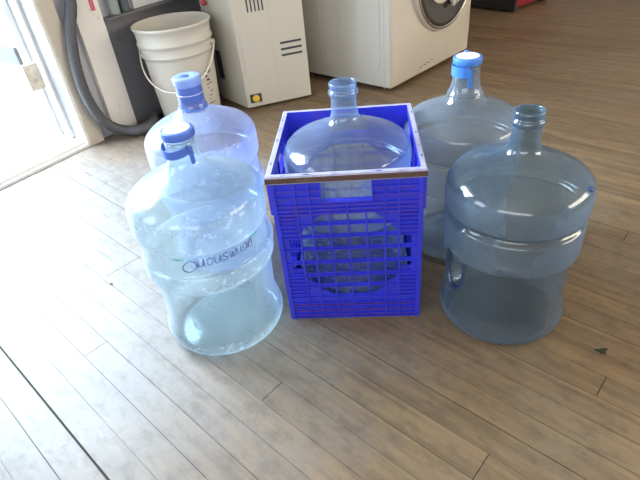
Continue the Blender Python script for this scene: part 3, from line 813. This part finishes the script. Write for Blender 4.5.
# porthole door
dc = Vector((.365, 0, .455))
def disc(prof, seg=64):
    b = bmesh.new(); lathe(b, prof, seg)
    b.transform(Matrix.Translation((dc.x, -.036, dc.z)) @ Matrix.Rotation(PI/2, 4, 'X')); return b
dr = link('door', disc(catmull([(.256,-.004),(.256,.008),(.252,.018),(.247,.022),(.240,.022)], 3)), M['washer'], wm, True)
link('door_trim', disc(catmull([(.247,.020),(.245,.026),(.239,.028),(.234,.026),(.232,.018)], 3)), M['chrome'], dr, True)
link('door_glass', disc(catmull([(.235,.022),(.222,.026),(.17,.012),(.10,.002),(0,.0)], 4)), M['doorglass'], dr, True)
bm = bmesh.new()
tube(bm, [(dc.x+.19*math.cos(PI*2*i/64), -.041, dc.z+.19*math.sin(PI*2*i/64)) for i in range(65)], .006, 8, caps=False); link('gasket', bm, M['gasket'], dr, True)
# fold of pale cloth showing in the glass
bm = bmesh.new(); rr = random.Random(9)
for j, (x, z, r, l) in enumerate(((.44, .305, .016, .07), (.475, .312, .018, .08), (.41, .298, .013, .05))):
    tube(bm, [(x+.006*math.sin(i), -.066+.003*math.cos(i*1.3+j), z+l*i/6-.0) for i in range(7)], r, 10, radf=lambda i, r=r: r*(.45+.55*math.sin(PI*(i+.6)/7.2)))
link('laundry_fold', bm, M['bucket'], dr, True)
# scuffs on the foot of the front panel
bm = bmesh.new()
for i in range(10):
    x = .225+.012*i+rr.uniform(-.004, .004); z = .052+.0012*i+rr.uniform(-.004, .004)
    y = front_y(x, z)
    box(bm, (x, y-.0016, z), (x+rr.uniform(.004, .012), y+.002, z+rr.uniform(.0015, .004)))
link('scuff', bm, M['dark'], front)

# ---------------------------------------------------------------- hose
def hose_pts():
    P = [(.20, .045, 1.25), (.12, .045, .80), (.065, .045, .557), (.029, .045, .476), (.006, .045, .405), (-.012, .047, .318), (-.016, .052, .206), (.006, .058, .112), (.045, .068, .052), (.088, .095, .0245), (.112, .140, .0235), (.165, .150, .0235), (.22, .118, .0235), (.28, .065, .0235), (.42, .042, .0235), (.62, .040, .0235)]
    return [W(*p) for p in catmull(P, 8)]
bm = bmesh.new(); hp_ = hose_pts()
tube(bm, hp_, .0215, 14, radf=lambda i: .0215+.0012*(i % 2))
tag(link('drain_hose', bm, M['hose'], None, True), 'thick dark grey hose hanging down past the white post and curving along the wall', 'hose')

# ---------------------------------------------------------------- bottles on the ledge
def ledge_bottle(s, n, mat, label, R, h):
    t = empty('cleaner_bottle', W(s, n, .461), 0, label, 'bottle', 'old bottles on the wall ledge')
    bm = bmesh.new(); lathe(bm, catmull([(0,.003),(R*.8,.0),(R*.98,.006),(R,.02),(R,h*.6),(R*.9,h*.72),(R*.5,h*.84),(R*.38,h*.88),(R*.38,h*.93)], 3), 32); link('body', bm, mat, t, True)
    bm = bmesh.new(); lathe(bm, [(0,h),(R*.42,h),(R*.45,h*.985),(R*.45,h*.925),(0,h*.92)], 24); link('cap', bm, M['oldbottle_dark'], t, True, 40)
ledge_bottle(.255, .024, M['oldbottle'], 'grey-green plastic bottle on the dark ledge, next to the white post', .023, .22)
ledge_bottle(.308, .024, M['oldbottle_dark'], 'dark green plastic bottle on the ledge, farther from the white post', .021, .20)

# ---------------------------------------------------------------- red cabinet far right
rc = empty('red_cabinet', (1.445, 3.454, 0), math.atan2(.200, .286), 'low red metal cabinet with a dark front, far back right of the washing machine', 'cabinet')
# local: corner nearest the camera at the origin, red side along +x, dark front along +y
bm = bmesh.new(); box(bm, (.0, .012, .028), (.42, .62, .60)); bevel_all(bm, .008); link('body', bm, M['red'], rc)
bm = bmesh.new(); box(bm, (-.014, -.002, .012), (.004, .63, .085)); bevel_all(bm, .004); link('base_skirt', bm, M['black'], rc)
for z in (.19, .35, .51):
    bm = bmesh.new(); box(bm, (-.012, .03, z-.07), (.004, .60, z+.07)); bevel_all(bm, .004); dw = link('drawer', bm, M['red'], rc)
    bm = bmesh.new(); tube(bm, [(-.010, .20, z), (-.032, .20, z), (-.032, .42, z), (-.010, .42, z)], .006, 8); link('pull', bm, M['chrome'], dw)
for x, y in ((.04, .05), (.38, .05), (.04, .58), (.38, .58)):
    bm = bmesh.new(); lathe(bm, [(0,0),(.028,0),(.030,.01),(.024,.03),(0,.03)], 16, cx=x, cy=y); link('foot', bm, M['black'], rc)

# ---------------------------------------------------------------- litter on the boards
bm = bmesh.new(); pts = []
for i in range(14):
    a = 2*PI*i/14; r = .0105*(1+.35*math.sin(3*a)+.2*math.sin(5*a+1)); pts.append((r*math.cos(a), r*.7*math.sin(a)))
prism(bm, pts, .0003, .002); bevel_all(bm, .0006, 1)
leaf = link('leaf_scrap', bm, M['leaf']); tag(leaf, 'small dark green leaf scrap on the boards right of the smoky bottle', 'litter')
leaf.location = (.562, .672, 0)
bm = bmesh.new(); box(bm, (-.02, -.0035, .0003), (.02, .0035, .0035)); bevel_all(bm, .001, 1)
chip = link('wood_splinter', bm, M['chip']); tag(chip, 'pale wood splinter in a board seam left of the lettered bottle', 'litter')
chip.location = (-.600, 1.095, 0); chip.rotation_euler = (0, 0, math.radians(134.6))

# ---------------------------------------------------------------- light
world = bpy.data.worlds.new('World'); scn.world = world; world.use_nodes = True
bg = world.node_tree.nodes['Background']; bg.inputs['Color'].default_value = (.78, .89, 1.0, 1); bg.inputs['Strength'].default_value = 4.0

def area(name, loc, target, sx, sy, power, color, spread=180):
    l = bpy.data.lights.new(name, 'AREA'); l.shape = 'RECTANGLE'; l.size = sx; l.size_y = sy; l.energy = power; l.color = color
    l.spread = math.radians(spread)
    o = bpy.data.objects.new(name, l); COL.objects.link(o)
    o.location = loc; o.rotation_euler = (Vector(target)-Vector(loc)).to_track_quat('-Z', 'Y').to_euler()
    return o
# daylight at the doorway and windows, plus an added warm side fill
area('doorway_daylight', W((DS0+DS1)/2-.15, -1.25, 1.75), W((DS0+DS1)/2-.1, .9, .1), 1.7, 1.5, 410, (.66, .84, 1.0))
area('window_daylight', W((WS0+WS1)/2, -.06, (WZ0+WZ1)/2), W((WS0+WS1)/2, 1, 1.3), 1.3, 1.2, 22, (.75, .88, 1.0))
area('front_window_daylight', W(S0+.02, (FW0+FW1)/2, (FZ0+FZ1)/2), W(0, (FW0+FW1)/2, .9), 3.3, 1.3, 26, (1.0, .90, .76))
area('side_warm_fill', W((RW0+RW1)/2, NW-.02, (RZ0+RZ1)/2), W((RW0+RW1)/2, 0, .7), RW1-RW0-.1, RZ1-RZ0-.1, 100, (1.0, .82, .54))  # warm fill lamp added at the unseen right-wall opening
sun = bpy.data.lights.new('sun', 'SUN'); sun.energy = 6; sun.angle = math.radians(2); sun.color = (1, .96, .9)
so = bpy.data.objects.new('sun', sun); COL.objects.link(so)
so.rotation_euler = Vector((.15, .55, -1.0)).to_track_quat('-Z', 'Y').to_euler()

# ---------------------------------------------------------------- camera
f_px, pitch, roll = 499.95, math.radians(36.153), math.radians(-6.4335)
fw = Vector((0, math.cos(pitch), -math.sin(pitch))); r = Vector((1, 0, 0)); u = r.cross(fw)
r2 = r*math.cos(roll)+u*math.sin(roll); u2 = -r*math.sin(roll)+u*math.cos(roll)
cd = bpy.data.cameras.new('camera'); cd.sensor_width = 36; cd.lens = f_px/640*36; cd.clip_start = .02
cam = bpy.data.objects.new('camera', cd); COL.objects.link(cam)
cam.matrix_world = Matrix(((r2.x, u2.x, -fw.x, 0), (r2.y, u2.y, -fw.y, 0), (r2.z, u2.z, -fw.z, CAM_H), (0, 0, 0, 1)))
scn.camera = cam

vs = scn.view_settings
scn.display_settings.display_device = 'sRGB'
vs.view_transform = 'Standard'; vs.look = 'None'; vs.gamma = 1; vs.use_curve_mapping = False
vs.exposure = 0.04
scn.cycles.max_bounces = 14; scn.cycles.transparent_max_bounces = 40; scn.cycles.diffuse_bounces = 5; scn.cycles.glossy_bounces = 5
scn.cycles.use_denoising = True
scn.cycles.sample_clamp_indirect = 6
